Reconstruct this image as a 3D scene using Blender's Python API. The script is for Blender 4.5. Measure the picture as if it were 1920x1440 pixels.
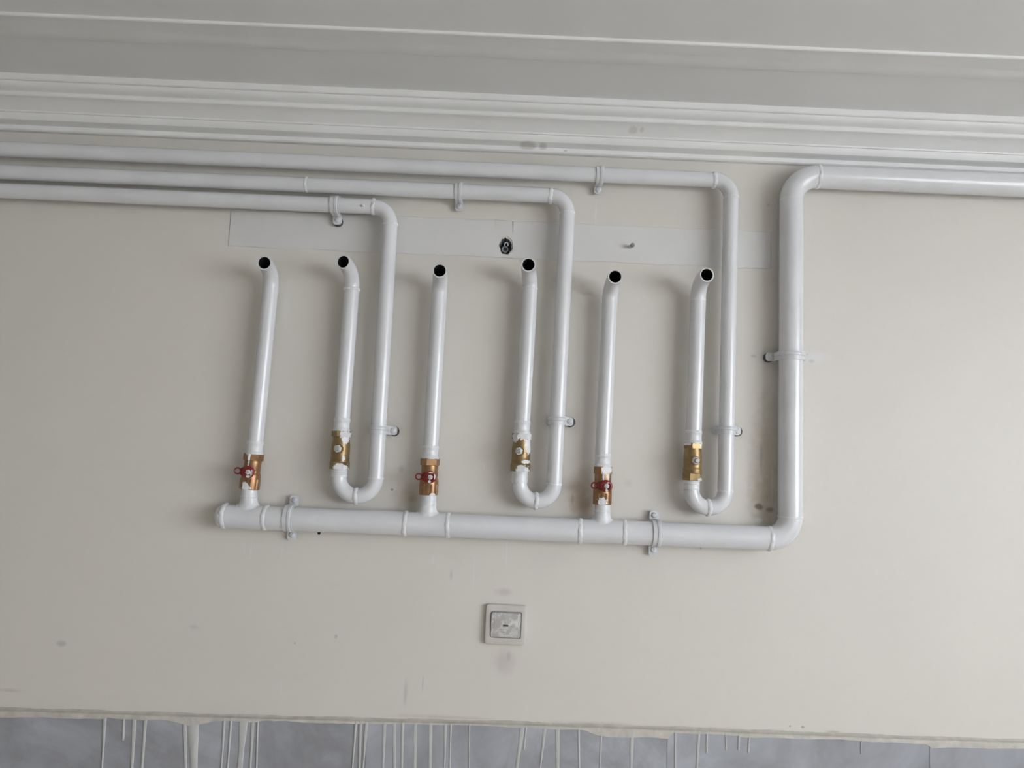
import bpy, math, random
from mathutils import Vector, Matrix
for o in list(bpy.data.objects): bpy.data.objects.remove(o)
scene = bpy.context.scene
COL = scene.collection
rnd = random.Random(7)

# ------------------------------------------------------------------ camera
YAW, PITCH, ROLL = math.radians(0.17), math.radians(5.13), math.radians(2.41)
fw = Vector((math.sin(YAW)*math.cos(PITCH), math.cos(YAW)*math.cos(PITCH), math.sin(PITCH)))
r0 = Vector((math.cos(YAW), -math.sin(YAW), 0)); u0 = r0.cross(fw)
rt = math.cos(ROLL)*r0 + math.sin(ROLL)*u0
up = -math.sin(ROLL)*r0 + math.cos(ROLL)*u0
cam = bpy.data.cameras.new('camera'); cam_o = bpy.data.objects.new('camera', cam); COL.objects.link(cam_o)
cam.sensor_width = 36.0; cam.lens = 36.0*1450/1920; cam.clip_start = 0.02
m = Matrix((rt, up, -fw)).transposed().to_4x4(); m.translation = Vector((0, -1.56, 1.60))
cam_o.matrix_world = m
scene.camera = cam_o

# ------------------------------------------------------------------ room size, window, sky light, exposure
XL, XR, YF, H = -4.6, 2.45, -5.0, 2.30           # left wall, right wall, wall behind the camera, ceiling
WY0, WY1, WZ0, WZ1 = -4.30, -1.10, 1.12, 2.27    # window in the right wall
world = bpy.data.worlds.new('sky'); scene.world = world; world.use_nodes = True
bg = world.node_tree.nodes['Background']
bg.inputs['Color'].default_value = (0.885, 0.93, 1.0, 1); bg.inputs['Strength'].default_value = 8.0
pl = bpy.data.lights.new('window_portal', 'AREA'); pl.shape = 'RECTANGLE'
pl.size = WZ1-WZ0; pl.size_y = WY1-WY0; pl.cycles.is_portal = True
plo = bpy.data.objects.new('window_portal', pl); COL.objects.link(plo)
plo.location = (XR+0.02, (WY0+WY1)/2, (WZ0+WZ1)/2); plo.rotation_euler = (0, math.pi/2, 0)
vs = scene.view_settings
vs.view_transform = 'Standard'; vs.look = 'None'; vs.gamma = 1.0; vs.use_curve_mapping = False
vs.exposure = 0.57

# ------------------------------------------------------------------ materials
def new_mat(name):
    mt = bpy.data.materials.new(name); mt.use_nodes = True
    nt = mt.node_tree; b = nt.nodes['Principled BSDF']
    return mt, nt, b
def N(nt, typ, **kw):
    n = nt.nodes.new(typ)
    for k, v in kw.items(): setattr(n, k, v)
    return n
def noise(nt, scale, detail=4, rough=.55, vec=None, dist=0):
    n = N(nt, 'ShaderNodeTexNoise'); n.inputs['Scale'].default_value = scale
    n.inputs['Detail'].default_value = detail; n.inputs['Roughness'].default_value = rough
    n.inputs['Distortion'].default_value = dist
    if vec is not None: nt.links.new(vec, n.inputs['Vector'])
    return n
def ramp(nt, fac, a, b, lo=0., hi=1.):
    mr = N(nt, 'ShaderNodeMapRange'); mr.inputs['From Min'].default_value = a; mr.inputs['From Max'].default_value = b
    mr.inputs['To Min'].default_value = lo; mr.inputs['To Max'].default_value = hi
    nt.links.new(fac, mr.inputs['Value']); return mr.outputs[0]
def mix(nt, fac, a, b):
    n = N(nt, 'ShaderNodeMix', data_type='RGBA')
    if isinstance(fac, (int, float)): n.inputs[0].default_value = fac
    else: nt.links.new(fac, n.inputs[0])
    for s, i in ((a, 6), (b, 7)):
        if isinstance(s, tuple): n.inputs[i].default_value = (*s[:3], 1)
        else: nt.links.new(s, n.inputs[i])
    return n.outputs[2]
def bump(nt, bsdf, h, strength, dist):
    b = N(nt, 'ShaderNodeBump'); b.inputs['Strength'].default_value = strength; b.inputs['Distance'].default_value = dist
    nt.links.new(h, b.inputs['Height']); nt.links.new(b.outputs[0], bsdf.inputs['Normal'])
def coords(nt): return N(nt, 'ShaderNodeTexCoord').outputs['Object']
def blobs(nt, vec, col, lst, wob_scale=40., wob=.35):
    """stains, smears, dabs and painted shade: (x, z, rx, rz, colour, opacity, edge softness 0..1) in the object's own x/z"""
    nz = noise(nt, wob_scale, 3, .6, vec)
    for (cx, cz, rx, rz, c, op, soft) in lst:
        s = N(nt, 'ShaderNodeVectorMath', operation='SUBTRACT'); nt.links.new(vec, s.inputs[0]); s.inputs[1].default_value = (cx, 0, cz)
        k = N(nt, 'ShaderNodeVectorMath', operation='MULTIPLY'); nt.links.new(s.outputs[0], k.inputs[0]); k.inputs[1].default_value = (1/rx, 0, 1/rz)
        l = N(nt, 'ShaderNodeVectorMath', operation='LENGTH'); nt.links.new(k.outputs[0], l.inputs[0])
        a = N(nt, 'ShaderNodeMath', operation='MULTIPLY_ADD'); nt.links.new(nz.outputs[0], a.inputs[0]); a.inputs[1].default_value = 2*wob; nt.links.new(l.outputs['Value'], a.inputs[2])
        f = ramp(nt, a.outputs[0], 1+wob-soft, 1+wob, op, 0.)
        col = mix(nt, f, col, c)
    return col
def simple(name, c, rough=.5, metal=0., var=.04, scale=30, bmp=0., spec=.5):
    mt, nt, b = new_mat(name); v = coords(nt); n = noise(nt, scale, 4, .6, v)
    d = tuple(max(0, x*(1-var)) for x in c); e = tuple(min(1, x*(1+var)) for x in c)
    nt.links.new(mix(nt, ramp(nt, n.outputs[0], .3, .7), d, e), b.inputs['Base Color'])
    b.inputs['Roughness'].default_value = rough; b.inputs['Metallic'].default_value = metal
    b.inputs['Specular IOR Level'].default_value = spec
    if bmp: bump(nt, b, n.outputs[0], .4, bmp)
    return mt
MAT = {}
CREAM, TAN, RUST, DARK, PINK, WHITE, GREY = (.70,.68,.63), (.43,.36,.27), (.40,.27,.17), (.12,.09,.065), (.50,.42,.40), (.76,.76,.77), (.33,.33,.34)
def wall_mat():
    mt, nt, b = new_mat('cream_wall_paint'); v = coords(nt)
    big = noise(nt, 2.2, 3, .5, v); fine = noise(nt, 38, 5, .6, v)
    c = mix(nt, ramp(nt, big.outputs[0], .35, .65), (.695,.664,.612), (.72,.685,.628))
    c = mix(nt, ramp(nt, fine.outputs[0], .52, .80, 0, .16), c, (.60,.57,.52))
    st = [(.520,1.60,.040,.17,TAN,.55,.8),(.515,1.53,.036,.06,TAN,.5,.8),(.5076,1.5147,.0105,.0085,DARK,.75,.5),(.5312,1.5094,.0105,.007,DARK,.55,.6),  # first two tan blobs: tan stain plus the riser's shadow, put into the colour
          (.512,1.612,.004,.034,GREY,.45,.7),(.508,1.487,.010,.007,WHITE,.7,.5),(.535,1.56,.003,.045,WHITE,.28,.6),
          (.150,1.53,.030,.055,RUST,.50,.8),(.158,1.502,.034,.026,RUST,.6,.8),(.135,1.515,.004,.012,RUST,.5,.6),
          (-.190,1.505,.040,.036,TAN,.65,.8),(-.186,1.502,.012,.008,RUST,.45,.8),(-.2261,1.518,.0035,.0035,DARK,.6,.5),(-.21,1.56,.008,.010,GREY,.30,.8),
          (.012,1.193,.030,.034,PINK,.42,.8),(.020,1.203,.006,.012,GREY,.30,.8),(.006,1.326,.024,.010,PINK,.45,.8),
          (-.856,1.192,.013,.008,GREY,.45,.7),(-.178,1.125,.005,.034,GREY,.30,.7),(-.145,1.145,.0012,.018,GREY,.5,.5),
          (-.535,1.545,.035,.050,(.45,.46,.48),.30,.9),(-.54,1.47,.05,.05,(.45,.46,.46),.25,.9),(-.405,1.55,.030,.030,(.45,.46,.48),.16,.9),(-.32,1.228,.004,.005,GREY,.45,.6),
          (-.10,1.355,.004,.014,GREY,.35,.8),(.612,1.8125,.008,.005,GREY,.55,.7),(.603,1.826,.004,.002,GREY,.5,.6),(.494,1.818,.008,.004,GREY,.40,.7),
          (.62,1.82,.035,.018,WHITE,.55,.8),(-.462,1.88,.012,.05,WHITE,.40,.8),(.245,1.55,.012,.010,GREY,.18,.9),
          (-.512,1.39,.0016,.020,WHITE,.40,.5),(-.499,1.392,.0014,.026,WHITE,.45,.5),(-.437,1.395,.0016,.020,WHITE,.45,.5),(-.055,1.36,.0016,.045,WHITE,.35,.5),(.008,1.405,.0018,.040,WHITE,.45,.5),(-.138,1.385,.003,.012,WHITE,.40,.5),
          (-.42,1.128,.0016,.020,WHITE,.35,.5),(.163,2.105,.0022,.034,WHITE,.55,.5),(-.1203,2.058,.0018,.028,WHITE,.5,.5),
          (.35,1.44,.005,.004,GREY,.3,.7),(.52,2.135,.006,.006,GREY,.35,.8),(.10,1.40,.06,.03,PINK,.16,.9),
          (.0,2.205,.10,.020,PINK,.18,.9),(.66,1.085,.02,.005,(.42,.38,.32),.6,.7),(.60,1.092,.004,.003,DARK,.5,.5),(.575,1.093,.002,.002,DARK,.6,.5),
          (-.60,1.235,.010,.006,GREY,.22,.8),(-.40,1.212,.003,.003,DARK,.35,.6),(-.95,1.10,.035,.004,TAN,.35,.7),(.20,1.082,.12,.006,TAN,.35,.8),(-.1,1.083,.12,.005,TAN,.35,.8),(.43,1.082,.10,.005,TAN,.35,.8)]  # last three tan strips paint the crease shadow above the marble edge
    c = blobs(nt, v, c, st, 55, .4)
    nt.links.new(c, b.inputs['Base Color']); b.inputs['Roughness'].default_value = .48
    b.inputs['Specular IOR Level'].default_value = .35
    bump(nt, b, fine.outputs[0], .25, .0015)
    return mt
MAT['wall'] = wall_mat()
MAT['plain_wall'] = simple('cream_room_wall_paint', (.76,.72,.64), .5, scale=3)
MAT['patch'] = simple('cool_white_filler_paint', (.70,.69,.675), .5, var=.03, scale=9, bmp=.0006)
def trim_mat():
    mt, nt, b = new_mat('white_plaster_moulding_paint'); v = coords(nt); n = noise(nt, 7, 4, .6, v)
    c = mix(nt, ramp(nt, n.outputs[0], .35, .75), (.85,.85,.845), (.80,.80,.79))
    c = blobs(nt, v, c, [(.017,2.231,.020,.006,(.45,.42,.38),.55,.5),(.048,2.231,.010,.005,(.45,.42,.38),.5,.5),(.226,2.258,.012,.006,(.55,.52,.48),.5,.5),(.244,2.259,.005,.004,(.55,.52,.48),.5,.5),(.095,2.227,.004,.002,GREY,.5,.5),(-1.095,2.29,.003,.02,(.3,.26,.24),.6,.6)], 60, .4)
    nt.links.new(c, b.inputs['Base Color']); b.inputs['Roughness'].default_value = .5
    bump(nt, b, n.outputs[0], .3, .002); return mt
MAT['trim'] = trim_mat()
MAT['ceiling'] = simple('white_ceiling_paint', (.83,.83,.83), .6, var=.02, scale=4, bmp=.001)
def pipe_mat():
    mt, nt, b = new_mat('white_gloss_pipe_enamel'); v = coords(nt); n = noise(nt, 60, 4, .6, v); n2 = noise(nt, 14, 3, .5, v)
    c = mix(nt, ramp(nt, n2.outputs[0], .35, .7), (.745,.75,.765), (.70,.705,.72))
    c = mix(nt, ramp(nt, n.outputs[0], .66, .78, 0, .25), c, (.60,.60,.60))
    nt.links.new(c, b.inputs['Base Color']); b.inputs['Roughness'].default_value = .24
    b.inputs['Coat Weight'].default_value = .3; b.inputs['Coat Roughness'].default_value = .15
    bump(nt, b, n.outputs[0], .35, .0012); return mt
MAT['pipe'] = pipe_mat()
MAT['thick'] = simple('white_enamel_thick_on_threads', (.75,.757,.772), .28, var=.06, scale=120, bmp=.002)
MAT['clamp'] = simple('white_painted_clamp_steel', (.66,.67,.69), .35, var=.07, scale=90, bmp=.0012)
MAT['bore'] = simple('black_steel_pipe_bore', (.018,.016,.015), .8, spec=.2)
MAT['dark'] = simple('dark_rubber_steel_and_gap_shade', (.045,.04,.04), .5)
MAT['steel'] = simple('dull_zinc_steel', (.50,.49,.47), .38, .8, var=.15, scale=150)
MAT['hole'] = simple('raw_grey_mortar', (.29,.31,.34), .9, var=.4, scale=200, bmp=.002)
MAT['plug'] = simple('grey_plastic_plug', (.23,.245,.265), .4)
MAT['switch'] = simple('aged_ivory_switch_plastic', (.61,.575,.54), .38, var=.05, scale=40)
def rocker_mat():
    mt, nt, b = new_mat('paint_smeared_grey_rocker'); v = coords(nt); n = noise(nt, 75, 3, .6, v, .6)
    c = mix(nt, ramp(nt, n.outputs[0], .42, .62), (.44,.43,.41), (.68,.67,.65))
    nt.links.new(c, b.inputs['Base Color']); b.inputs['Roughness'].default_value = .4; return mt
MAT['rocker'] = rocker_mat()
MAT['slot'] = simple('dark_indicator_lens', (.08,.075,.07), .3)
MAT['paint_run'] = simple('cream_paint_run', (.53,.53,.515), .4, var=.05, scale=60)
MAT['caulk'] = simple('cream_brushed_paint_edge', (.57,.54,.485), .5, var=.14, scale=45, bmp=.002)
def marble_mat():
    mt, nt, b = new_mat('blue_grey_marble'); v = coords(nt)
    oi = N(nt, 'ShaderNodeObjectInfo'); av = N(nt, 'ShaderNodeVectorMath', operation='ADD')
    mu = N(nt, 'ShaderNodeVectorMath', operation='SCALE'); mu.inputs[0].default_value = (7, 3, 5); nt.links.new(oi.outputs['Random'], mu.inputs['Scale'])
    nt.links.new(v, av.inputs[0]); nt.links.new(mu.outputs[0], av.inputs[1])
    a = noise(nt, 5, 6, .6, av.outputs[0], .9); d = noise(nt, 24, 5, .65, av.outputs[0], .4)
    c = mix(nt, ramp(nt, a.outputs[0], .36, .64), (.305,.312,.335), (.45,.468,.508))
    c = mix(nt, ramp(nt, d.outputs[0], .55, .75, 0, .5), c, (.30,.295,.29))
    w = noise(nt, 3.1, 4, .6, av.outputs[0], 1.5)
    ab = N(nt, 'ShaderNodeMath', operation='ABSOLUTE'); sb = N(nt, 'ShaderNodeMath', operation='SUBTRACT'); sb.inputs[1].default_value = .5
    nt.links.new(w.outputs[0], sb.inputs[0]); nt.links.new(sb.outputs[0], ab.inputs[0])
    c = mix(nt, ramp(nt, ab.outputs[0], 0, .09, .35, 0), c, (.25,.24,.24))
    nt.links.new(c, b.inputs['Base Color']); b.inputs['Roughness'].default_value = .35; return mt
MAT['marble'] = marble_mat()
MAT['red'] = simple('red_enamel', (.23,.013,.014), .35, var=.15, scale=80)
def brass(name, base, lst):
    mt, nt, b = new_mat(name); v = coords(nt); n = noise(nt, 90, 4, .6, v)
    c = mix(nt, ramp(nt, n.outputs[0], .35, .7), base, tuple(x*.72 for x in base))
    c = mix(nt, ramp(nt, noise(nt, 25, 3, .5, v).outputs[0], .55, .7, 0, .5), c, tuple(x*.5 for x in base))
    full = mix(nt, 0., (0, 0, 0), (0, 0, 0)); mask = blobs(nt, v, full, [(x, z, a, d, (1, 1, 1), 1., .10) for (x, z, a, d) in lst], 260, .75)
    c = mix(nt, mask, c, (.78,.78,.79)); nt.links.new(c, b.inputs['Base Color'])
    s = N(nt, 'ShaderNodeMath', operation='SUBTRACT'); s.inputs[0].default_value = 1.; nt.links.new(mask, s.inputs[1])
    k = N(nt, 'ShaderNodeMath', operation='MULTIPLY'); nt.links.new(s.outputs[0], k.inputs[0]); k.inputs[1].default_value = .7
    nt.links.new(k.outputs[0], b.inputs['Metallic']); b.inputs['Roughness'].default_value = .38
    bump(nt, b, n.outputs[0], .25, .001); return mt
def splashed(name, base, lst, rough=.35, metal=0.):
    mt, nt, b = new_mat(name); v = coords(nt)
    c = blobs(nt, v, mix(nt, 0., base, base), [(x, z, a, d, (.78,.77,.77), 1., .15) for (x, z, a, d) in lst], 220, .35)
    nt.links.new(c, b.inputs['Base Color']); b.inputs['Roughness'].default_value = rough; b.inputs['Metallic'].default_value = metal; return mt

# ------------------------------------------------------------------ mesh helpers
class MB:
    def __init__(s): s.v = []; s.f = []; s.mi = []
    def add(s, vs, fs, mi=0):
        o = len(s.v); s.v += [tuple(p) for p in vs]; s.f += [tuple(i+o for i in f) for f in fs]; s.mi += [mi]*len(fs)
    def box(s, x0, x1, y0, y1, z0, z1, mi=0):
        s.add([(x, y, z) for x in (x0, x1) for y in (y0, y1) for z in (z0, z1)],
              [(0,1,3,2),(4,6,7,5),(0,4,5,1),(2,3,7,6),(0,2,6,4),(1,5,7,3)], mi)
    def sweep(s, pts, rad, seg=32, cap0=False, cap1=False, mi=0):
        pts = [Vector(p) for p in pts]; n = len(pts)
        if not isinstance(rad, (list, tuple)): rad = [rad]*n
        t = [(pts[min(i+1, n-1)]-pts[max(i-1, 0)]).normalized() for i in range(n)]
        a = Vector((0, 1, 0)) if abs(t[0].y) < .9 else Vector((1, 0, 0))
        a = (a-t[0]*a.dot(t[0])).normalized(); vs = []
        for i in range(n):
            a = (a-t[i]*a.dot(t[i])).normalized(); b = t[i].cross(a)
            vs += [pts[i]+(a*math.cos(2*math.pi*k/seg)+b*math.sin(2*math.pi*k/seg))*rad[i] for k in range(seg)]
        fs = [(i*seg+k, i*seg+(k+1) % seg, (i+1)*seg+(k+1) % seg, (i+1)*seg+k) for i in range(n-1) for k in range(seg)]
        s.add(vs, fs, mi)
        if cap0: s.add(vs[:seg], [tuple(reversed(range(seg)))], mi)
        if cap1: s.add(vs[-seg:], [tuple(range(seg))], mi)
    def lathe(s, prof, seg=32, axis='z', origin=(0, 0, 0), rot=0., mi=0):
        """prof: (radius, height along the axis)"""
        vs = []; O = Vector(origin)
        for r, h in prof:
            for k in range(seg):
                an = 2*math.pi*k/seg+rot; c, d = r*math.cos(an), r*math.sin(an)
                vs.append(O+(Vector((c, d, h)) if axis == 'z' else Vector((c, -h, d)) if axis == '-y' else Vector((h, c, d))))
        n = len(prof)
        s.add(vs, [(i*seg+k, i*seg+(k+1) % seg, (i+1)*seg+(k+1) % seg, (i+1)*seg+k) for i in range(n-1) for k in range(seg)], mi)
    def build(s, name, mat, parent=None, smooth=True, loc=None, sharp=None):
        me = bpy.data.meshes.new(name); me.from_pydata(s.v, [], s.f); me.validate()
        mats = mat if isinstance(mat, (list, tuple)) else [mat]
        for k in mats: me.materials.append(MAT[k] if isinstance(k, str) else k)
        for p, i in zip(me.polygons, s.mi): p.material_index = i; p.use_smooth = smooth
        import bmesh
        bm = bmesh.new(); bm.from_mesh(me); bmesh.ops.recalc_face_normals(bm, faces=bm.faces[:])
        if smooth:
            lim = math.radians(sharp or 40)
            for e in bm.edges:
                if len(e.link_faces) == 2 and e.calc_face_angle(0) > lim: e.smooth = False
        bm.to_mesh(me); bm.free()
        o = bpy.data.objects.new(name, me); COL.objects.link(o)
        if parent: o.parent = parent
        if loc is not None: o.location = loc
        return o
def tag(o, label, cat, group=None):
    o['label'] = label; o['category'] = cat
    if group: o['group'] = group
    return o
def struct(o, label=None):
    o['kind'] = 'structure'
    if label: o['label'] = label
    return o
def empty(name, loc=(0, 0, 0), rot=(0, 0, 0)):
    o = bpy.data.objects.new(name, None); COL.objects.link(o); o.location = loc; o.rotation_euler = rot; o.empty_display_size = .02
    return o
def arc(c, a, b, r, n=14):
    """quarter bend about c: starts at c+a*r, ends at c+b*r (a, b unit and square to each other)"""
    c, a, b = Vector(c), Vector(a), Vector(b)
    return [c+(a*math.cos(i/n*math.pi/2)+b*math.sin(i/n*math.pi/2))*r for i in range(n+1)]
def bead_mesh(c, ax, R, w=.0042, h=.0023, seg=44):
    """a lumpy weld ring around a pipe"""
    c, ax = Vector(c), Vector(ax).normalized()
    a = ax.cross(Vector((0, 1, 0)))
    if a.length < .1: a = ax.cross(Vector((1, 0, 0)))
    a.normalize(); b = ax.cross(a); mb = MB(); vs = []; m_ = 9
    ph = [rnd.uniform(0, 6.28) for _ in range(4)]
    for k in range(seg):
        an = 2*math.pi*k/seg
        sh = .0007*math.sin(2*an+ph[0])+.0004*math.sin(9*an+ph[1])+rnd.uniform(-.0003, .0003)
        hh = h*(1+.22*math.sin(5*an+ph[2])+.15*math.sin(13*an+ph[3])+rnd.uniform(-.12, .12)); ww = w*(1+rnd.uniform(-.12, .12))
        for j in range(m_):
            u = -1+2*j/(m_-1); e = math.sqrt(max(0, 1-u*u))
            vs.append(c+ax*(sh+ww*u)+(a*math.cos(an)+b*math.sin(an))*(R-.0008+hh*e))
    mb.add(vs, [(k*m_+j, k*m_+j+1, ((k+1) % seg)*m_+j+1, ((k+1) % seg)*m_+j) for k in range(seg) for j in range(m_-1)])
    return mb
def bead(parent, base, c, ax, R, **kw):
    return bead_mesh(Vector(c)-Vector(base), ax, R, **kw).build('weld_bead', 'thick', parent)
def lin(a, b, n): a, b = Vector(a), Vector(b); return [a.lerp(b, i/n) for i in range(n+1)]
def off(pts, base): B = Vector(base); return [Vector(p)-B for p in pts]

# ------------------------------------------------------------------ the room shell
D = 0.033                                    # pipe axes stand this far off the wall
def ragged(cx, cz, rx, rz, n, j):
    return [(cx+rx*(1+rnd.uniform(-j, j))*math.cos(2*math.pi*k/n), cz+rz*(1+rnd.uniform(-j, j))*math.sin(2*math.pi*k/n)) for k in range(n)]
holes = [ragged(-.0204, 2.0236, .0125, .0185, 22, .16), ragged(-.3664, 1.427, .0036, .0036, 10, .1), ragged(-.2820, 2.0385, .0042, .0050, 10, .25)]
def wall_with_holes():
    import bmesh
    bm = bmesh.new(); X0, X1, T = XL, XR, .15
    def loop(pts, y): return [bm.verts.new((x, y, z)) for x, z in pts]
    def ring(vs): return [bm.edges.new((vs[i], vs[(i+1) % len(vs)])) for i in range(len(vs))]
    rect = [(X0, 0), (X1, 0), (X1, H), (X0, H)]
    of = loop(rect, 0); es = ring(of); hl = []
    for h_ in holes: l = loop(h_, 0); hl.append(l); es += ring(l)
    r = bmesh.ops.triangle_fill(bm, use_beauty=True, use_dissolve=False, edges=es)
    def inside(p, poly):
        c = False; n = len(poly)
        for i in range(n):
            (x1, z1), (x2, z2) = poly[i], poly[(i+1) % n]
            if (z1 > p.z) != (z2 > p.z) and p.x < (x2-x1)*(p.z-z1)/(z2-z1)+x1: c = not c
        return c
    bad = [f for f in bm.faces if any(inside(f.calc_center_median(), h_) for h_ in holes)]
    bmesh.ops.delete(bm, geom=bad, context='FACES_ONLY')
    for l, h_ in zip(hl, holes):
        cx = sum(p[0] for p in h_)/len(h_); cz = sum(p[1] for p in h_)/len(h_)
        fv = [bm.verts.new(v.co) for v in l]
        bk = [bm.verts.new((cx+(x-cx)*.8, .045, cz+(z-cz)*.8)) for x, z in h_]; n = len(l)
        for i in range(n): bm.faces.new((fv[i], fv[(i+1) % n], bk[(i+1) % n], bk[i])).material_index = 1
        bm.faces.new(bk).material_index = 1
    ob = loop(rect, T)
    for i in range(4): bm.faces.new((of[i], of[(i+1) % 4], ob[(i+1) % 4], ob[i]))
    bm.faces.new(ob)
    me = bpy.data.meshes.new('wall_back'); bm.to_mesh(me); bm.free()
    me.materials.append(MAT['wall']); me.materials.append(MAT['hole'])
    o = bpy.data.objects.new('wall_back', me); COL.objects.link(o); return o
wall = struct(wall_with_holes(), 'cream painted wall carrying the white pipework')
# the smoothed-over strip of filler behind the pipes
mb = MB(); n = 90; x0, x1, z0, z1, th = -.588, .525, 2.0, 2.0765, .0016
top, bot = [], []
for i in range(n+1):
    x = x0+(x1-x0)*i/n; w = .0007*math.sin(i*.9)+rnd.uniform(-.0006, .0006)
    top.append((x, z1+w)); bot.append((x, z0+.0008*math.sin(i*.5+1)+rnd.uniform(-.0006, .0006)))
HX, HZ = -.0204, 2.0236
outl = top+bot[::-1]
# two halves left and right of the ragged hole so the hole stays open
def strip(i0, i1, cut=None):
    for i in range(i0, i1):
        a, b, c, d = top[i], top[i+1], bot[i+1], bot[i]
        mb.add([(p[0], -th, p[1]) for p in (a, b, c, d)], [(0, 1, 2, 3)])
hole_i = [i for i in range(n) if abs((top[i][0]+top[i+1][0])/2-HX) < .018]
strip(0, hole_i[0]); strip(hole_i[-1]+1, n)
xa, xb = top[hole_i[0]][0], top[hole_i[-1]+1][0]
ring_o = [(xb, HZ), (xb, z1), ((xa+xb)/2, z1), (xa, z1), (xa, HZ), (xa, z0), ((xa+xb)/2, z0), (xb, z0)]
K = 32; inn = []; outr = []
for k in range(K):
    an = 2*math.pi*k/K; c, s = math.cos(an), math.sin(an)
    inn.append((HX+.0150*c*(1+rnd.uniform(-.06, .06)), HZ+.0210*s*(1+rnd.uniform(-.06, .06))))
    hx = (xb-HX if c > 0 else HX-xa); hz = (z1-HZ if s > 0 else HZ-z0)
    tt = min(hx/abs(c) if abs(c) > 1e-6 else 9, hz/abs(s) if abs(s) > 1e-6 else 9); outr.append((HX+c*tt, HZ+s*tt))
mb.add([(x, -th, z) for x, z in outr]+[(x, -th, z) for x, z in inn]+[(x, 0, z) for x, z in inn],
       [(k, (k+1) % K, K+(k+1) % K, K+k) for k in range(K)]+[(K+k, K+(k+1) % K, 2*K+(k+1) % K, 2*K+k) for k in range(K)])
for (cx, cz) in ((xa, z0), (xb, z0), (xa, z1), (xb, z1)):       # close the small corners of the ring
    near = sorted(range(K), key=lambda k: (outr[k][0]-cx)**2+(outr[k][1]-cz)**2)[:2]
    mb.add([(outr[near[0]][0], -th, outr[near[0]][1]), (outr[near[1]][0], -th, outr[near[1]][1]), (cx, -th, cz)], [(0, 1, 2)])
N_ = len(outl)
mb.add([(p[0], -th, p[1]) for p in outl]+[(p[0]+(.002 if p[0] > .5 else -.002 if p[0] < -.55 else 0), 0, p[1]+(.0012 if p[1] > 2.04 else -.0012)) for p in outl],
       [(i, (i+1) % N_, N_+(i+1) % N_, N_+i) for i in range(N_)])
p = mb.build('filler_strip', 'patch', wall, smooth=False); p['label'] = 'cool white strip of filler across the cream wall'

mb = MB(); mb.box(XL-.1, XR+.1, YF-.1, .15, -.1, 0)
def floor_mat():
    mt, nt, b = new_mat('pale_stone_floor'); v = coords(nt)
    br = N(nt, 'ShaderNodeTexBrick'); br.offset = 0; nt.links.new(v, br.inputs['Vector']); br.inputs['Scale'].default_value = 1.
    br.inputs['Brick Width'].default_value = .6; br.inputs['Row Height'].default_value = .6; br.inputs['Mortar Size'].default_value = .003
    br.inputs['Color1'].default_value = (.62,.56,.48,1); br.inputs['Color2'].default_value = (.58,.53,.46,1); br.inputs['Mortar'].default_value = (.35,.33,.3,1)
    nt.links.new(br.outputs['Color'], b.inputs['Base Color']); b.inputs['Roughness'].default_value = .4; return mt
MAT['floor'] = floor_mat()
struct(mb.build('floor', 'floor', smooth=False))
mb = MB(); mb.box(XL-.1, XR+.1, YF-.1, .15, H, H+.15); struct(mb.build('ceiling', 'ceiling', smooth=False), 'plain white painted ceiling')
mb = MB(); mb.box(XL-.12, XL, YF, 0, 0, H); struct(mb.build('wall_left', 'plain_wall', smooth=False))
mb = MB(); mb.box(XL-.12, XR+.12, YF-.12, YF, 0, H); struct(mb.build('wall_front', 'plain_wall', smooth=False))
mb = MB(); W = .14
mb.box(XR, XR+W, YF, 0, 0, WZ0); mb.box(XR, XR+W, YF, 0, WZ1, H); mb.box(XR, XR+W, YF, WY0, WZ0, WZ1); mb.box(XR, XR+W, WY1, 0, WZ0, WZ1)
struct(mb.build('wall_right', 'plain_wall', smooth=False))
MAT['frame'] = simple('white_window_frame', (.78,.78,.78), .4)
def glass_mat():
    mt = bpy.data.materials.new('clear_window_glass'); mt.use_nodes = True; nt = mt.node_tree
    nt.nodes.remove(nt.nodes['Principled BSDF']); t = N(nt, 'ShaderNodeBsdfTransparent'); g = N(nt, 'ShaderNodeBsdfGlossy'); g.inputs['Roughness'].default_value = .02
    x = N(nt, 'ShaderNodeMixShader'); x.inputs[0].default_value = .06; nt.links.new(t.outputs[0], x.inputs[1]); nt.links.new(g.outputs[0], x.inputs[2])
    nt.links.new(x.outputs[0], nt.nodes['Material Output'].inputs['Surface']); return mt
MAT['glass'] = glass_mat()
win = struct(empty('window_1', (XR+.07, (WY0+WY1)/2, WZ0)), 'white framed window in the right wall')
hw, hh = (WY1-WY0)/2, WZ1-WZ0
mb = MB(); mb.box(-.03, .03, -hw, hw, 0, .05); mb.box(-.03, .03, -hw, hw, hh-.05, hh); mb.box(-.03, .03, -hw, -hw+.05, 0, hh); mb.box(-.03, .03, hw-.05, hw, 0, hh); mb.box(-.03, .03, -.03, .03, 0, hh)
mb.build('window_frame', 'frame', win, smooth=False)
for s in (-1, 1):
    mb = MB(); a, b = sorted((s*.03, s*(hw-.05))); mb.box(-.003, .003, a, b, .05, hh-.05); mb.build('pane', 'glass', win, smooth=False)
MAT['ground'] = simple('pale_concrete_ground', (.72,.71,.69), .9, scale=1)
mb = MB(); mb.box(-40, 60, -50, 50, -3.3, -3.2); struct(mb.build('ground', 'ground', smooth=False), 'pale ground outside below the window')

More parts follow.
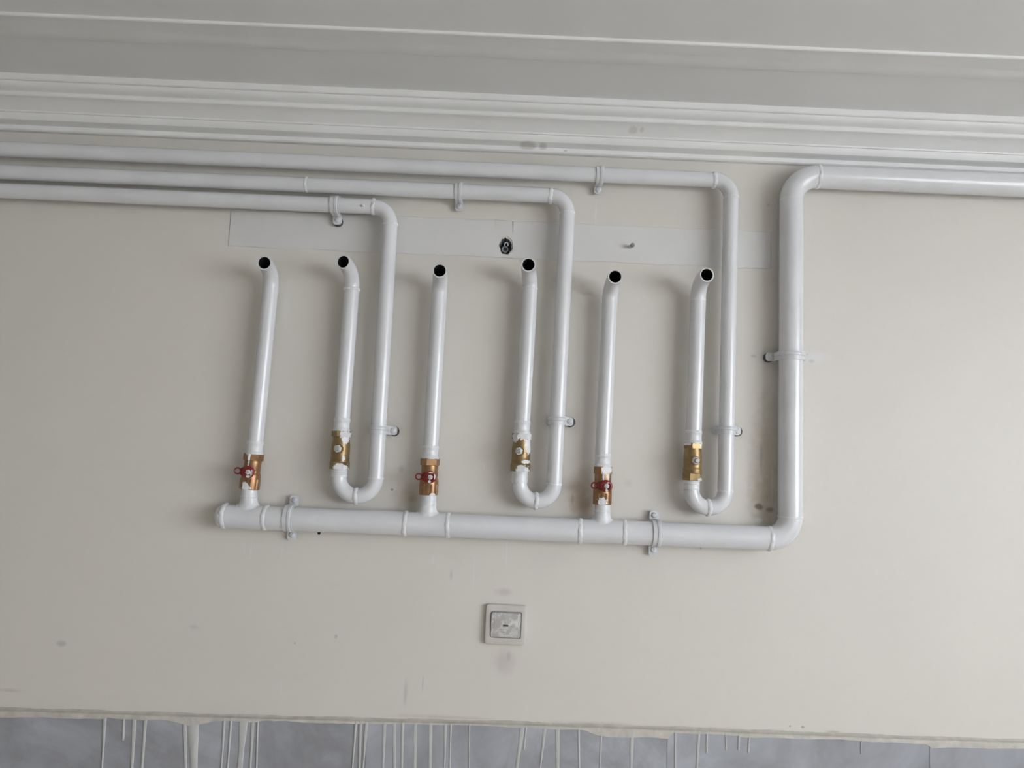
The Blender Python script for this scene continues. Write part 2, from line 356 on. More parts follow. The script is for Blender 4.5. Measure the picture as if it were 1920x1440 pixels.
# cornice and ceiling bead
def run_profile(name, prof, label):
    """prof: (out from the wall, height); a straight moulding along the wall"""
    mb = MB(); n = len(prof)
    mb.add([(XL, -o, z) for o, z in prof]+[(XR, -o, z) for o, z in prof], [(i, (i+1) % n, n+(i+1) % n, n+i) for i in range(n)]+[tuple(range(n)), tuple(range(2*n-1, n-1, -1))])
    return struct(mb.build(name, 'trim', sharp=25), label)
run_profile('trim_1', [(0,2.221),(.010,2.221),(.0128,2.2235),(.0134,2.2312),(.0150,2.2320),(.026,2.2326),(.033,2.2352),(.0375,2.2400),(.0400,2.2470),(.0435,2.2472),(.0445,2.2500),(.050,2.2540),(.057,2.2590),(.064,2.2632),(.070,2.2658),(.0745,2.2668),(.0765,2.2690),(.0768,2.2738),(.0755,2.2762),(.084,2.2776),(.090,2.2808),(.0935,2.2852),(.0945,2.2880),(.0990,2.2880),(.1010,2.2900),(.1013,2.299),(.1013,2.302),(0,2.302)],
            'stepped white plaster cornice between wall and ceiling')
run_profile('trim_2', [(.246,H+.002),(.2475,H-.0045),(.2500,H-.0052),(.268,H-.0040),(.2840,H-.0028),(.2850,H-.0028),(.2862,H-.0042),(.2875,H-.0042),(.300,H-.0042),(.315,H-.0045),(.3190,H-.0052),(.3212,H-.0042),(.3215,H+.002)],
            'thin white bead moulding on the ceiling in front of the cornice')
# marble dado
dado = struct(empty('trim_3', (0, 0, 0)), 'blue grey marble dado slabs with paint runs along the bottom of the wall')
TOPS = [(-4.7,1.05),(-.955,1.0640),(-.76,1.066),(-.46,1.069),(-.256,1.072),(.03,1.077),(.33,1.079),(.84,1.0805),(1.025,1.0825),(3.4,1.09)]
def MTf(x):                                     # the slabs were set a little out of level
    for (xa, za), (xb, zb) in zip(TOPS, TOPS[1:]):
        if x <= xb: return za+(zb-za)*(x-xa)/(xb-xa)
jx = [XL, -4.50, -3.96, -3.42, -2.88, -2.34, -1.80, -1.275, -.752, -.247, .333, .841, 1.36, 1.90, XR]
for i in range(len(jx)-1):
    for za, zb in ((.0, .505), (.507, None)):
        a, b = jx[i]+.0002, jx[i+1]-.0002; tl, tr_ = (zb, zb) if zb else (MTf(a), MTf(b)); cx, cz = (a+b)/2, (za+tl)/2
        mb = MB(); e = .0006; th = .012+rnd.uniform(-.0008, .0008)
        def rr(y, q): return [(a-cx+q, y, za-cz+q), (b-cx-q, y, za-cz+q), (b-cx-q, y, tr_-cz-q), (a-cx+q, y, tl-cz-q)]
        vs_ = rr(0, 0)+rr(-th+e, 0)+rr(-th, e)
        mb.add(vs_, [(k, (k+1) % 4, 4+(k+1) % 4, 4+k) for k in range(4)]+[(4+k, 4+(k+1) % 4, 8+(k+1) % 4, 8+k) for k in range(4)]+[(8, 9, 10, 11), (3, 2, 1, 0)])
        mb.build('marble_slab', 'marble', dado, smooth=False, loc=(cx, 0, cz))
# brushed paint edge along the top of the slabs
def drop(x):
    d = .0030+.0010*math.sin(x*17)+.0008*math.sin(x*53+1)+rnd.uniform(-.0006, .0006)
    if x < -.75: d += .0065
    elif x < -.46: d += .0030
    if -.63 < x < -.54: d += .009*max(0, 1-abs(x+.585)/.045)
    if .17 < x < .335: d += .012*min(1, (x-.17)/.03)
    if .48 < x < .84: d += .0025
    if x > .84: d += .0080
    if -.247 < x < .02: d *= .6
    return max(.0006, d)
mb = MB(); n = 620; rows = []
for i in range(n+1):
    x = XL+.002+(XR-XL-.004)*i/n; t = MTf(x); dd = drop(x); w = rnd.uniform(-.0006, .0006)+.0008*math.sin(x*37)
    rows.append([(x, -.0003, t+.0042+w), (x, -.0022, t+.0024+w), (x, -.007, t+.0012), (x, -.0125, t+.0010), (x, -.0139, t-.0006), (x, -.0139, t-dd), (x, -.0110, t-dd-.0010)])
vs_ = [p for r in rows for p in r]
mb.add(vs_, [(i*7+j, i*7+j+1, (i+1)*7+j+1, (i+1)*7+j) for i in range(n) for j in range(6)])
mb.build('paint_edge', 'caulk', dado)
runs = [(-.7534,-.7506,.0022,.6),(-.7155,-.7130,.0024,.048),(-.6961,-.6936,.0028,.6),(-.6736,-.6732,.0026,.6),(-.5855,-.5760,.0085,.6),(-.600,-.592,.0030,.5),(-.523,-.5223,.0018,.5),(-.5086,-.51,.0018,.4),(-.486,-.4865,.0060,.45),(-.4676,-.4672,.0022,.5),(-.4573,-.4549,.0016,.4),(-.2695,-.271,.0018,.5),(-.2592,-.2577,.0024,.4),(-.2489,-.2505,.0026,.5),(-.214,-.2127,.0026,.5),(-.1944,-.1901,.0034,.45),(-.178,-.1758,.0026,.5),(-.1543,-.1512,.0032,.5),(-.1245,-.1216,.0034,.5),(-.0967,-.0949,.0022,.4),(-.0854,-.0837,.0018,.4),(-.0494,-.0468,.0016,.35),(.0526,.0455,.0036,.5),(.060,.055,.0022,.045),(.0959,.0896,.0024,.5),(.1206,.1234,.0034,.5),(.1619,.1655,.0022,.4),(.2052,.2035,.0018,.4),(.265,.2641,.0030,.5),(.3487,.3505,.0020,.4),(.3952,.3906,.0026,.4),(.4096,.4101,.0024,.04),(.445,.452,.0018,.034),(.472,.470,.0024,.032),(.492,.488,.0024,.036),(.7087,.7078,.0012,.03)]
for xa_, xb_, w, L in runs:
    MT = MTf(xa_); mb = MB(); S = 16; vs_ = []; sl = (xb_-xa_)/.08; ph = rnd.uniform(0, 6)
    for i in range(S+1):
        u = i/S; z = MT+.001-L*u; xx = xa_+sl*min(L*u, .10)+.0006*math.sin(u*9+ph)*(L > .1)
        ww = w*(1.5-.5*min(1, u*8))*(1+.12*math.sin(u*23+ph)) if u < .96 else w*.55
        for (q, y) in ((-1, -.0110), (-.75, -.0134), (0, -.0142), (.75, -.0134), (1, -.0110)): vs_.append((xx-xa_+q*ww, y, z-MT))
    mb.add(vs_, [(i*5+j, i*5+j+1, (i+1)*5+j+1, (i+1)*5+j) for i in range(S) for j in range(4)]+[(S*5, S*5+1, S*5+2, S*5+3, S*5+4)])
    mb.build('paint_run', 'paint_run', dado, loc=(xa_, 0, MT))

# ------------------------------------------------------------------ supply manifold with riser
HZ_, HR = 1.4563, .0233
RX = .5572
base = Vector((-.50, -D, HZ_))
man = tag(empty('supply_manifold', base), 'thick white horizontal header pipe with three tees rising at its right end to the ceiling', 'pipe')
def P(name, pts, rad, root, base, mat='pipe', **kw):
    mb = MB(); mb.sweep(off(pts, base), rad, **kw); return mb.build(name, mat, root)
P('header_pipe', lin((-.5428, -D, HZ_-.0012), (.5165, -D, HZ_), 40), HR, man, base)
c0 = Vector((-.5428, -D, HZ_-.0012)); pr = [(HR, 0), (HR, .002), (HR*.95, .0075), (HR*.82, .0125), (HR*.6, .0165), (HR*.3, .0187), (.0005, .0193)]
mb = MB(); mb.lathe([(r, -h) for r, h in pr], 36, 'x', c0-base); mb.build('end_cap', 'pipe', man)
er = .0425
P('elbow', arc((RX+.0025-er, -D, HZ_+er), (0, 0, -1), (1, 0, 0), er), HR, man, base)
P('riser_pipe', lin((RX+.0025, -D, HZ_+er), (RX-.0015, -D, 2.1865-.051), 30), HR, man, base)
tr = .051
P('elbow', arc((RX-.0015+tr, -D, 2.1865-tr), (-1, 0, 0), (0, 0, 1), tr), HR, man, base)
P('run_pipe', lin((RX-.0015+tr, -D, 2.1865), (XR-.001, -D, 2.1890), 40), HR, man, base)
for x in (-.5428, -.4632, -.1914, -.1084, .1482, .2345, .5180): bead(man, base, (x, -D, HZ_-.0008), (1, 0, 0), HR, w=.0048)
bead(man, base, (RX+.0025, -D, HZ_+er), (0, 0, 1), HR, h=.0012, w=.003)
bead(man, base, (RX-.0015, -D, 2.1865-tr), (0, 0, 1), HR, h=.0006, w=.003)
bead(man, base, (RX-.0015+tr+.001, -D, 2.1865), (1, 0, 0), HR, h=.0018)
PR = .0153
for x, ztop, lean in ((-.4985, 1.509, -.0008), (-.1490, 1.513, 0), (.1915, 1.509, 0)):
    mb = MB(); K = 40; rb, de = .0156, .0075; zt = HZ_+.0365; loops = []
    for t in range(11):
        a_ = t/10*math.pi/2; lp = []
        for k in range(K):
            ph = 2*math.pi*k/K; sn = abs(math.sin(ph)); q0 = min(rb+de, HR*.97/max(sn, 1e-6)); q0 = max(q0, rb)
            zh = HZ_+math.sqrt(max(HR**2-(q0*sn)**2, 0))-.0008
            rho = rb+(q0-rb)*(1-math.sin(a_)); z_ = zh+(zt-zh)*(1-math.cos(a_))
            lp.append((x+rho*math.cos(ph)-base.x, -D+rho*math.sin(ph)-base.y, z_-base.z))
        loops += lp
    mb.add(loops, [(i_*K+k, i_*K+(k+1) % K, (i_+1)*K+(k+1) % K, (i_+1)*K+k) for i_ in range(10) for k in range(K)])
    te = mb.build('tee_branch', 'thick', man)
    z = [zt-.0005, zt+.0015, zt+.004, ztop-.010, ztop-.0085, ztop-.006, ztop-.0035, ztop]
    r = [.0156, .0164, .0157, .0150, .0156, .0148, .0154, .0148]
    P('threaded_end', [(x+lean*(q-HZ_)/.05, -D, q) for q in z], r, man, base, 'thick', cap1=True)

# ------------------------------------------------------------------ ball valves
def hexa(mb, r, z0, z1, rot, seg=6, c=.0009):
    mb.lathe([(r*.6, z0), (r*.94, z0), (r, z0+c), (r, z1-c), (r*.94, z1), (r*.6, z1)], seg, rot=rot)
def valve(bot, topz, lean, turn, red, base_col, splash, label, hub=(), tall_ring=False):
    L = topz-bot[2]; q = L/.072
    v = tag(empty('ball_valve', bot, (0, lean, math.radians(turn))), label, 'valve', 'brass ball valves on the pipes')
    m_ = brass('tarnished_brass_with_paint', base_col, splash)
    mb = MB()
    if red: pr = [(.012, .0015), (.0183, .0015), (.0183, .0285), (.0180, .0305), (.0172, .033), (.0166, .0345), (.0166, .041), (.0168, .0415), (.0168, .0425), (.0165, .043), (.0164, .059), (.012, .0605)]
    else: pr = [(.012, .012), (.0184, .0135), (.0188, .0150), (.0188, .0168), (.0180, .0176), (.0180, .0188), (.0187, .0196), (.0187, .0225), (.0178, .024), (.0181, .030), (.0183, .036), (.0181, .045), (.0174, .051), (.0168, .0565), (.0165, .063), (.012, .064)]
    mb.lathe([(r, z*q) for r, z in pr], 40); body = mb.build('body', m_, v, sharp=35)
    mb = MB(); hexa(mb, .0196 if not red else .0192, 0, (.0145 if not red else .0225)*q, math.radians(12 if red else 4), 6 if not red else 8); mb.build('hex_collar', m_, v, smooth=False)
    mb = MB(); hexa(mb, .0192, (.0585 if red else .061)*q, .0722*q, math.radians(8 if red else 14)); mb.build('hex_collar', m_, v, smooth=False)
    zc = (.0365 if red else .0385)*q
    if red:
        hm = splashed('red_enamel_with_white_paint', (.23,.013,.014), hub)
        mb = MB(); mb.lathe([(.0085, .012), (.0085, .021), (.0065, .022), (.0065, .030)], 20, '-y', (0, 0, zc)); mb.build('stem', m_, v)
        # lever: cup shaped hub and a tapering arm back to an eyelet
        mb = MB(); mb.lathe([(.004, .026), (.0095, .027), (.0112, .031), (.0118, .036), (.0115, .0385), (.0103, .0398), (.0080, .0402), (.0074, .0392), (.0068, .0375), (.004, .0372)], 32, '-y', (0, 0, 0))
        arm = [(.0, .0108), (-.006, .0104), (-.012, .0082), (-.0165, .0052)]; vs_ = []
        for x, hh_ in arm:
            y0_ = -.034+(-x)*.22; 
            for y in (y0_, y0_+.008): vs_ += [(x, y, -hh_), (x, y, hh_)]
        fs_ = []
        for i in range(len(arm)-1):
            a = i*4; b = a+4; fs_ += [(a, a+1, b+1, b), (a+2, b+2, b+3, a+3), (a+1, a+3, b+3, b+1), (a, b, b+2, a+2)]
        fs_ += [(0, 2, 3, 1), (a+4, a+5, a+7, a+6)]; mb.add(vs_, fs_)
        hd = mb.build('handle', hm, v, loc=(0, 0, zc))
        mb = MB(); K = 28; pts = [Vector((-.0215+.0056*math.cos(2*math.pi*k/K), -.0265, .0056*math.sin(2*math.pi*k/K))) for k in range(K+1)]
        vs_ = []
        for k in range(K):
            an = 2*math.pi*k/K
            for j in range(8):
                bn = 2*math.pi*j/8; rr_ = .0056+.0015*math.cos(bn); vs_.append((-.0215+rr_*math.cos(an), -.0270+.0022*math.sin(bn), rr_*math.sin(an)))
        mb.add(vs_, [(k*8+j, k*8+(j+1) % 8, ((k+1) % K)*8+(j+1) % 8, ((k+1) % K)*8+j) for k in range(K) for j in range(8)]); mb.build('eyelet', hm, hd)
        mb = MB(); mb.lathe([(.0050, .0375), (.0050, .0410), (.0044, .0416), (.0028, .0416)], 6, '-y', (0, 0, zc), .3); mb.build('handle_nut', 'thick', v, smooth=False)
        mb = MB(); mb.lathe([(.0029, .040), (.0029, .0432), (.0022, .0438), (.0001, .0438)], 16, '-y', (0, 0, zc)); mb.build('stem_tip', 'steel', v)
    else:
        mb = MB(); mb.lathe([(.0090, .012), (.0090, .021), (.0082, .0225), (.0050, .0225)], 24, '-y', (0, 0, zc)); mb.build('stem_boss', m_, v)
        mb = MB(); mb.lathe([(.0050, .0215), (.0072, .0222), (.0075, .0230), (.0075, .0285), (.0070, .0298), (.0050, .0300)], 6, '-y', (0, 0, zc), .25); mb.build('packing_nut', 'thick' if base_col[2] > 0 and turn < 0 else 'clamp', v, smooth=False)
        mb = MB(); mb.lathe([(.0048, .028), (.0048, .0335), (.0042, .0340), (.0044, .0350), (.0044, .0385), (.0036, .0395), (.0001, .0396)], 20, '-y', (0, 0, zc)); mb.build('stem', 'steel', v)
    return v
COPPER, OCHRE = (.36,.205,.10), (.32,.225,.11)
LEAN = math.atan2(.0046, .070)
valve((-.5000, -D, 1.5084), 1.5781, LEAN, 8.5, True, COPPER, [(-.0055,.064,.0022,.022),(-.004,.0045,.009,.006),(-.010,.0705,.006,.004),(-.007,.010,.005,.006)],
      'brass valve with red handle, leftmost on the header pipe', [(.0060,-.001,.0024,.0065),(.001,-.0080,.0040,.0026)])
valve((-.1497, -D, 1.5126), 1.5832, 0, 8.0, True, COPPER, [(.0075,.0005,.006,.004)],
      'coppery brass valve with red handle, middle one on the header pipe', [(-.001,-.0085,.0028,.0030),(.0082,.001,.0014,.0060),(.001,.0085,.0050,.0013)])
valve((.1906, -D, 1.5082), 1.5817, 0, 4.0, True, COPPER, [(.006,.068,.012,.0075),(-.002,.058,.0022,.014),(.008,.056,.0025,.010),(-.003,.006,.0095,.009)],
      'paint-splashed brass valve with red handle, rightmost on the header pipe', [(.0005,-.0085,.0028,.0035),(.003,.0065,.0022,.0016)])
valve((-.3265, -D, 1.5550), 1.6300, 0, 0, False, OCHRE, [(.010,.068,.010,.008),(.011,.059,.006,.010),(.004,.004,.014,.0085),(.010,.022,.003,.006)],
      'brass valve without handle above the leftmost U-bend, white paint at its rim')
valve((.0280, -D, 1.5656), 1.6398, 0, -10, False, OCHRE, [(.010,.070,.014,.009),(-.010,.066,.008,.009),(.015,.052,.005,.018),(.006,.003,.012,.011),(.012,.0195,.008,.004)],
      'brass valve without handle above the middle U-bend, thick white paint on its right side')
valve((.3663, -D, 1.5621), 1.6351, 0, 0, False, (.36,.25,.12), [(-.013,.071,.006,.003),(.013,.002,.006,.004),(.015,.070,.004,.006)],
      'clean brass valve without handle above the rightmost U-bend')

# ------------------------------------------------------------------ outlet stubs above the valves
def bez(p0, p1, p2, p3, n=18):
    return [p0*(1-t)**3+p1*3*t*(1-t)**2+p2*3*t*t*(1-t)+p3*t**3 for t in (i/n for i in range(n+1))]
def outlet(bx, bz, tx, tz, ox, oz, label, bd=.0018, yo=.086, tilt=(0, 0)):
    b = Vector((bx, -D, bz)); t = Vector((tx, -D, tz)); o = Vector((ox, -yo, oz)); dr = (t-b).normalized()
    root = tag(empty('outlet_pipe', b), label, 'pipe', 'open-ended outlet pipes')
    th = b+dr*.026; n = 13
    P('threaded_end', [b+dr*(.026*i/n) for i in range(n+1)], [.0168, .0168, .0162, .0150, .0156, .0149, .0155, .0148, .0154, .0150, .0160, .0163, .0158, PR], root, b, 'thick')
    P('pipe', lin(th, t, 20), PR, root, b)
    e = Vector((tilt[0], -1, tilt[1])).normalized()
    ctl = bez(t, t+dr*(oz-tz)*.62, o-e*.030, o)
    rad = [PR-(PR-.0146)*(i/18) for i in range(19)]
    mb = MB(); mb.sweep(off(ctl, b), rad)
    # rim of the cut end
    K = 32; a = Vector((1, 0, 0)); a = (a-e*a.dot(e)).normalized(); c = e.cross(a); vs_ = []
    for r, d in ((.0146, 0), (.0141, .0008), (.0120, .0008), (.0116, 0)):
        vs_ += [o-b+e*d+(a*math.cos(2*math.pi*k/K)+c*math.sin(2*math.pi*k/K))*r for k in range(K)]
    mb.add(vs_, [(i*K+k, i*K+(k+1) % K, (i+1)*K+(k+1) % K, (i+1)*K+k) for i in range(3) for k in range(K)])
    el = mb.build('elbow', 'pipe', root)
    mb = MB(); mb.sweep(off([ctl[5], ctl[8], ctl[11], ctl[14], ctl[17], o], b), .01165, cap0=True); k = mb.build('bore', 'bore', el); k['label'] = 'black open inside of the pipe'
    bead(root, b, t, dr, PR, h=bd, w=.0036)
outlet(-.4948, 1.5775, -.4857, 1.9086, -.4847, 1.9474, 'open white outlet pipe on the leftmost red-handled valve, leaning slightly', .0005)
outlet(-.3270, 1.6295, -.3240, 1.9134, -.3325, 1.9560, 'open white outlet pipe above the leftmost U-bend, mouth bent left', .0022, tilt=(-.25, 0))
outlet(-.1497, 1.5828, -.1484, 1.9110, -.1450, 1.9467, 'open white outlet pipe on the middle red-handled valve', .0005)
outlet(.0282, 1.6395, .0327, 1.9311, .0265, 1.9660, 'open white outlet pipe above the middle U-bend', .0010)
outlet(.1890, 1.5814, .1932, 1.9131, .1955, 1.9496, 'open white outlet pipe on the rightmost red-handled valve', .0006)
outlet(.3670, 1.6346, .3702, 1.9215, .3735, 1.9610, 'open white outlet pipe above the rightmost U-bend, mouth turned right', .0009, tilt=(.12, 0))

# ------------------------------------------------------------------ return pipes: U-bend, leg, elbow, run along the cornice
def ret(lx, ltop, ubz, rx0, rx1, z, zl, label, extra=()):
    """lx left leg under the valve, ubz height where the bends start, rx0/rx1 right leg bottom/top, z/zl run height at elbow and at left wall"""
    b = Vector((lx, -D, ltop)); root = tag(empty('return_pipe', b), label, 'pipe', 'return pipes with U-bends')
    r = (rx0-lx)/2; c = ((lx+rx0)/2, -D, ubz); n = 9
    q = ltop-ubz
    P('threaded_end', [(lx, -D, ltop-q*i/n) for i in range(n+1)], [.0162, .0160, .0150, .0157, .0149, .0156, .0150, .0157, .0155, PR], root, b, 'thick', cap0=True)
    P('bend', arc(c, (-1, 0, 0), (0, 0, -1), r), PR, root, b)
    P('bend', arc(c, (0, 0, -1), (1, 0, 0), r), PR, root, b)
    er_ = .0355
    P('leg', lin((rx0, -D, ubz), (rx1, -D, z-er_), 24), PR, root, b)
    P('elbow', arc((rx1-er_, -D, z-er_), (1, 0, 0), (0, 0, 1), er_), PR, root, b)
    P('run_pipe', lin((rx1-er_, -D, z), (XL+.001, -D, zl), 40), PR, root, b)
    bead(root, b, (c[0], -D, ubz-r), (1, 0, 0), PR, h=.0026, w=.0046)
    bead(root, b, (rx0, -D, ubz), (0, 0, 1), PR, h=.0010, w=.003)
    bead(root, b, (rx1, -D, z-er_), (0, 0, 1), PR, h=.0010, w=.003)
    bead(root, b, (rx1-er_, -D, z), (1, 0, 0), PR, h=.0022, w=.0046)
    for x in extra: bead(root, b, (x, -D, z), (1, 0, 0), PR, h=.0018, w=.0036)
    return root, b
rC, bC = ret(-.3264, 1.5552, 1.5405, -.2543, -.2545, 2.0845, 2.0872, 'white return pipe with the leftmost U-bend and the lowest run to the left')
ret(.0275, 1.5658, 1.5435, .0953, .1018, 2.1238, 2.1225, 'white return pipe with the middle U-bend and the middle run to the left', (-.4273,))
ret(.3650, 1.5623, 1.5440, .4318, .4330, 2.1710, 2.1722, 'white return pipe with the rightmost U-bend and the topmost run to the left')
mb = MB(); mb.sweep(off([(-.3085, -.040, 2.0812), (-.3085, -.0500, 2.0808), (-.3082, -.0520, 2.0807)], bC), [.0026, .0026, .0014], 10, cap1=True); mb.build('nub', 'thick', rC)

# ------------------------------------------------------------------ clamps
def clamp(pos, axis, R, neg, posl, label, group, hw=.0085, screws=(1,), dark_disc=(), s_at=.0085, dtab=.0095):
    """band over the pipe; s runs across the pipe (x for upright pipes, downwards for level pipes)"""
    root = tag(empty('pipe_clamp', (pos[0], 0, pos[1])), label, 'clamp', group)
    if axis == 'z': S, A = Vector((1, 0, 0)), Vector((0, 0, 1))
    else: S, A = Vector((0, 0, -1)), Vector((1, 0, 0))
    O = Vector((0, -1, 0)); Rr = R+.0006
    path = []                                   # (s, d, normal s, normal d, width factor, rib)
    def tabpts(sg, ext):
        if ext <= 0: return [(sg*Rr, .003, sg, 0, 1, 0), (sg*Rr, .015, sg, 0, 1, .5)]
        e = R+ext
        pts = [(sg*e, dtab, 0, 1, .45, 0), (sg*(e-.0012), dtab, 0, 1, .78, 0), (sg*(e-.004), dtab, 0, 1, 1, 0), (sg*(R+.0045), dtab, 0, 1, 1, 0), (sg*(R+.0022), dtab+.0008, sg*.5, .85, 1, .2), (sg*(R+.0008), dtab+.0035, sg*.9, .4, 1, .6), (sg*Rr, dtab+.008, sg, 0, 1, 1)]
        return pts
    path += tabpts(-1, neg)
    for i in range(19):
        an = math.pi*i/18; path.append((-Rr*math.cos(an), D+Rr*math.sin(an), -math.cos(an), math.sin(an), 1, 1))
    path += tabpts(1, posl)[::-1]
    prof = [(-hw, 0, 0), (-hw, .0017, 0), (-.0012, .0017, 0), (.0004, .0017, .0014), (.0046, .0017, .0014), (.0062, .0017, 0), (hw, .0017, 0), (hw, 0, 0)]
    mb = MB(); vs_ = []; m_ = len(prof)
    for s, d, ns, nd, wf, rib in path:
        for w, h, rb in prof:
            hh_ = h+rb*rib; vs_.append(S*(s+ns*hh_)+O*(d+nd*hh_)+A*(w*wf))
    n_ = len(path)
    mb.add(vs_, [(i*m_+j, i*m_+(j+1) % m_, (i+1)*m_+(j+1) % m_, (i+1)*m_+j) for i in range(n_-1) for j in range(m_)]+[tuple(range(m_)), tuple(range((n_-1)*m_, n_*m_))])
    mb.build('strap', 'clamp', root, sharp=30)
    for sg in screws:
        p = S*(sg*(R+s_at)); o = (p.x, 0, p.z)
        mb = MB(); mb.lathe([(.0058, dtab+.0010), (.0058, dtab+.0026), (.0050, dtab+.0040), (.0030, dtab+.0048), (.0001, dtab+.0050)], 20, '-y', o)
        sc = mb.build('screw', 'clamp', root)
        sl = MB(); c, s_ = math.cos(.9), math.sin(.9); q = [(-.0050, -.0005), (.0050, -.0005), (.0050, .0005), (-.0050, .0005)]
        pts = [(o[0]+a*c-b_*s_, o[2]+a*s_+b_*c) for a, b_ in q]
        sl.add([(x, -dtab-.0032, z_) for x, z_ in pts]+[(o[0]+(x-o[0])*.8, -dtab-.0053, o[2]+(z_-o[2])*.8) for x, z_ in pts], [(4, 5, 6, 7), (0, 1, 5, 4), (1, 2, 6, 5), (2, 3, 7, 6), (3, 0, 4, 7)])
        k = sl.build('slot', 'steel', sc, smooth=False)
        mb = MB(); mb.lathe([(.0001, .0003), (.0062, .0003), (.0062, dtab-.0003), (.0001, dtab-.0003)], 18, '-y', o); mb.build('spacer', 'dark', root)  # spacer coloured dark to stand in for the shadow behind the tab
        if sg in dark_disc:  # dark disc: washer on the legs, painted gap shadow on riser and lowest run
            mb = MB(); oo = (o[0]+S.x*sg*.0012, 0, o[2]-.0010+S.z*.0012); mb.lathe([(.0001, .0008), (.0100, .0008), (.0100, dtab-.0005), (.0060, dtab-.0001)], 24, '-y', oo)
            w = mb.build('washer', 'dark', root); w['label'] = 'dark washer and painted gap shade behind the clamp tab'
G1, G2, G3 = 'clamps on the level return runs', 'clamps on the upright return legs', 'two-eared clamps on the header pipe'
clamp((-.3665, 2.0846), 'x', PR, 0, .0180, 'white clamp with one screw tab on the lowest left-hand run', G1, hw=.0092, dark_disc=(1,))  # dark disc here stands for the shadow under the tab
clamp((-.1190, 2.1238), 'x', PR, 0, .0180, 'white clamp with one screw tab on the middle left-hand run', G1, hw=.0080)
clamp((.1650, 2.1710), 'x', PR, 0, .0175, 'white clamp with one screw tab on the topmost left-hand run', G1, hw=.0080)
clamp((-.2543, 1.6355), 'z', PR, 0, .0185, 'white clamp with dark washer on the upright leg of the leftmost U-bend', G2, dark_disc=(1,), s_at=.0105)
clamp((.0969, 1.6685), 'z', PR, .006, .0185, 'white clamp with dark washer on the upright leg of the middle U-bend', G2, dark_disc=(1,), s_at=.0115)
clamp((.4321, 1.6640), 'z', PR, .008, .0195, 'white clamp with dark washer on the upright leg of the rightmost U-bend', G2, dark_disc=(1,), s_at=.0120)
clamp((-.4165, HZ_), 'x', HR, .0195, .0215, 'white two-eared clamp near the capped end of the header pipe', G3, hw=.0090, screws=(-1, 1), s_at=.0105)
clamp((.2975, HZ_), 'x', HR, .0195, .0215, 'white two-eared clamp near the right-hand elbow of the header pipe', G3, hw=.0090, screws=(-1, 1), s_at=.0105)
clamp((.5575, 1.8165), 'z', HR, .0190, .0175, 'painted-over clamp halfway up the thick riser pipe', None, hw=.0088, screws=(-1, 1), s_at=.0100, dark_disc=(-1,))  # dark disc here paints the gap shadow behind the left tab

# ------------------------------------------------------------------ light switch
def rrect(w, h, r, n=5):
    pts = []
    for cx, cz, a0 in ((w/2-r, h/2-r, 0), (-w/2+r, h/2-r, 90), (-w/2+r, -h/2+r, 180), (w/2-r, -h/2+r, 270)):
        for i in range(n+1):
            a = math.radians(a0+90*i/n); pts.append((cx+r*math.cos(a), cz+r*math.sin(a)))
    return pts
def stack(mb, loops, cap=True):
    n = len(loops[0][0]); vs_ = [(x, y, z) for pts, y in loops for x, z in pts]
    fs_ = [(i*n+k, i*n+(k+1) % n, (i+1)*n+(k+1) % n, (i+1)*n+k) for i in range(len(loops)-1) for k in range(n)]
    if cap: fs_.append(tuple((len(loops)-1)*n+k for k in range(n)))
    mb.add(vs_, fs_)
sw = tag(empty('light_switch', (.0122, 0, 1.2655), (0, math.radians(.4), 0)), 'square grimy ivory light switch on the wall below the header pipe', 'switch')
mb = MB(); stack(mb, [(rrect(.080, .0765, .006), 0), (rrect(.080, .0765, .006), -.0078), (rrect(.0785, .075, .0056), -.0094), (rrect(.076, .0725, .005), -.0100), (rrect(.0618, .0518, .004), -.0094), (rrect(.0608, .0508, .004), -.0085), (rrect(.0608, .0508, .004), -.0050)])
mb.build('wall_plate', 'switch', sw, sharp=30)
mb = MB(); stack(mb, [(rrect(.0578, .0478, .0035), 0), (rrect(.0578, .0478, .0035), -.0070), (rrect(.0566, .0466, .0032), -.0082), (rrect(.054, .044, .003), -.0086)])
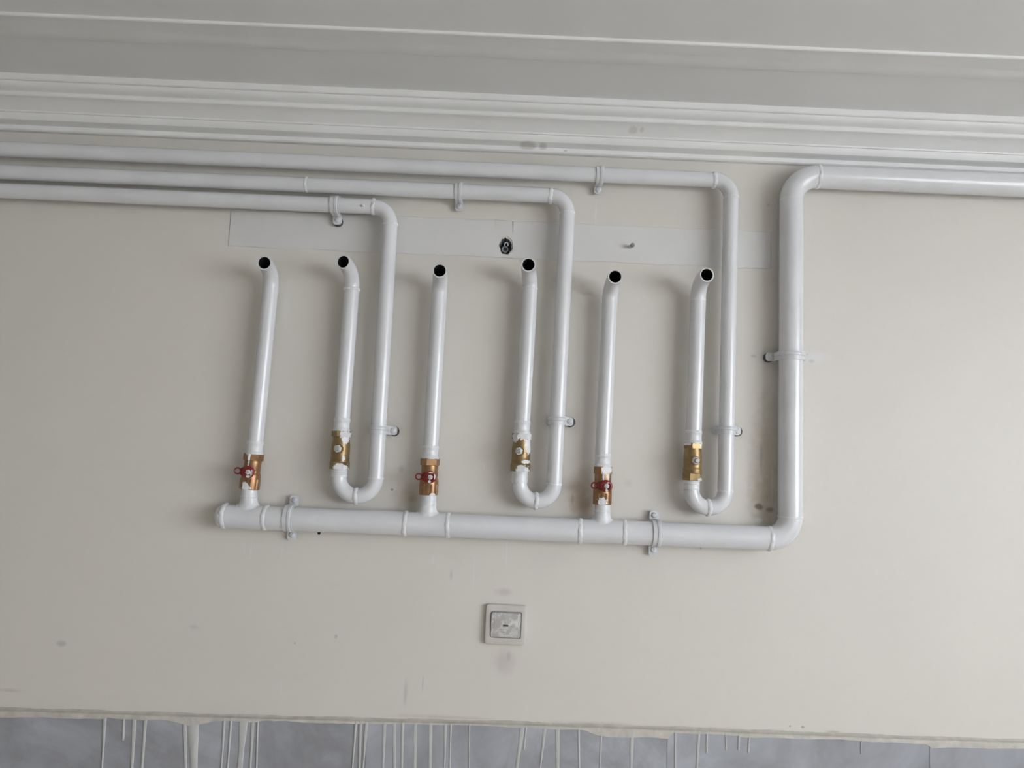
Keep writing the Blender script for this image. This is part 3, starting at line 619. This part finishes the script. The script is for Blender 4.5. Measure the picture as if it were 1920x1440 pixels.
rk = mb.build('rocker', 'rocker', sw, sharp=30, loc=(0, -.0042, 0)); rk.rotation_euler = (math.radians(5), 0, 0)
mb = MB(); mb.box(-.0052, .0052, -.0091, -.0080, -.0018, .0018); mb.build('indicator', 'slot', rk, smooth=False)

# ------------------------------------------------------------------ small leftovers in the wall
an_ = tag(empty('wall_anchor', (-.0204, .02, 2.0236)), 'grey plastic anchor with a metal loop in the ragged hole of the filler strip', 'anchor')
mb = MB(); mb.lathe([(.0072, -.024), (.0076, .0120), (.0066, .0136), (.0040, .0132), (.0036, .004), (.0001, .004)], 24, '-y', (-.0012, 0, -.0045)); mb.build('plug', 'plug', an_)
mb = MB(); mb.sweep([(.0012+.0036*math.cos(t), -.015-.0010*math.sin(t*.5), .0052+.0042*math.sin(t)) for t in (i*.32-.6 for i in range(15))], .0011, 10, True, True); k = mb.build('loop', 'clamp', an_); k['label'] = 'pale metal loop'
mb = MB(); mb.sweep([(.0012, -.015, .001), (.0, -.008, -.002), (-.001, 0, -.004)], .0011, 10, True, True); mb.build('shank', 'steel', an_)
bo = tag(empty('wall_bolt', (.2378, 0, 2.0330)), 'small grey bolt sticking out of the filler strip', 'bolt')
mb = MB(); mb.sweep([(-.0008, .01, 0), (0, -.004, 0), (.0003, -.0145, .0002)], .0033, 14); mb.build('shank', 'clamp', bo)
mb = MB(); mb.lathe([(.0020, .0135), (.0046, .0140), (.0048, .0148), (.0046, .0178), (.0034, .0184), (.0001, .0184)], 8, '-y', (.0003, 0, .0002)); mb.build('head', 'plug', bo)
ch = tag(empty('nail', (.3916, 0, 1.4290)), 'tiny bent nail just under the right part of the header pipe', 'nail')
mb = MB(); mb.sweep([(0, .01, .003), (0, -.004, .002), (.0006, -.007, -.0004), (.0016, -.008, -.0024)], [.0011, .0011, .0011, .0006], 8, False, True); mb.build('shank', 'steel', ch)
mb = MB(); mb.sweep([(-.0004, -.0062, .0018), (-.0001, -.0072, .0020)], .0020, 10, True, True); mb.build('head', 'steel', ch)
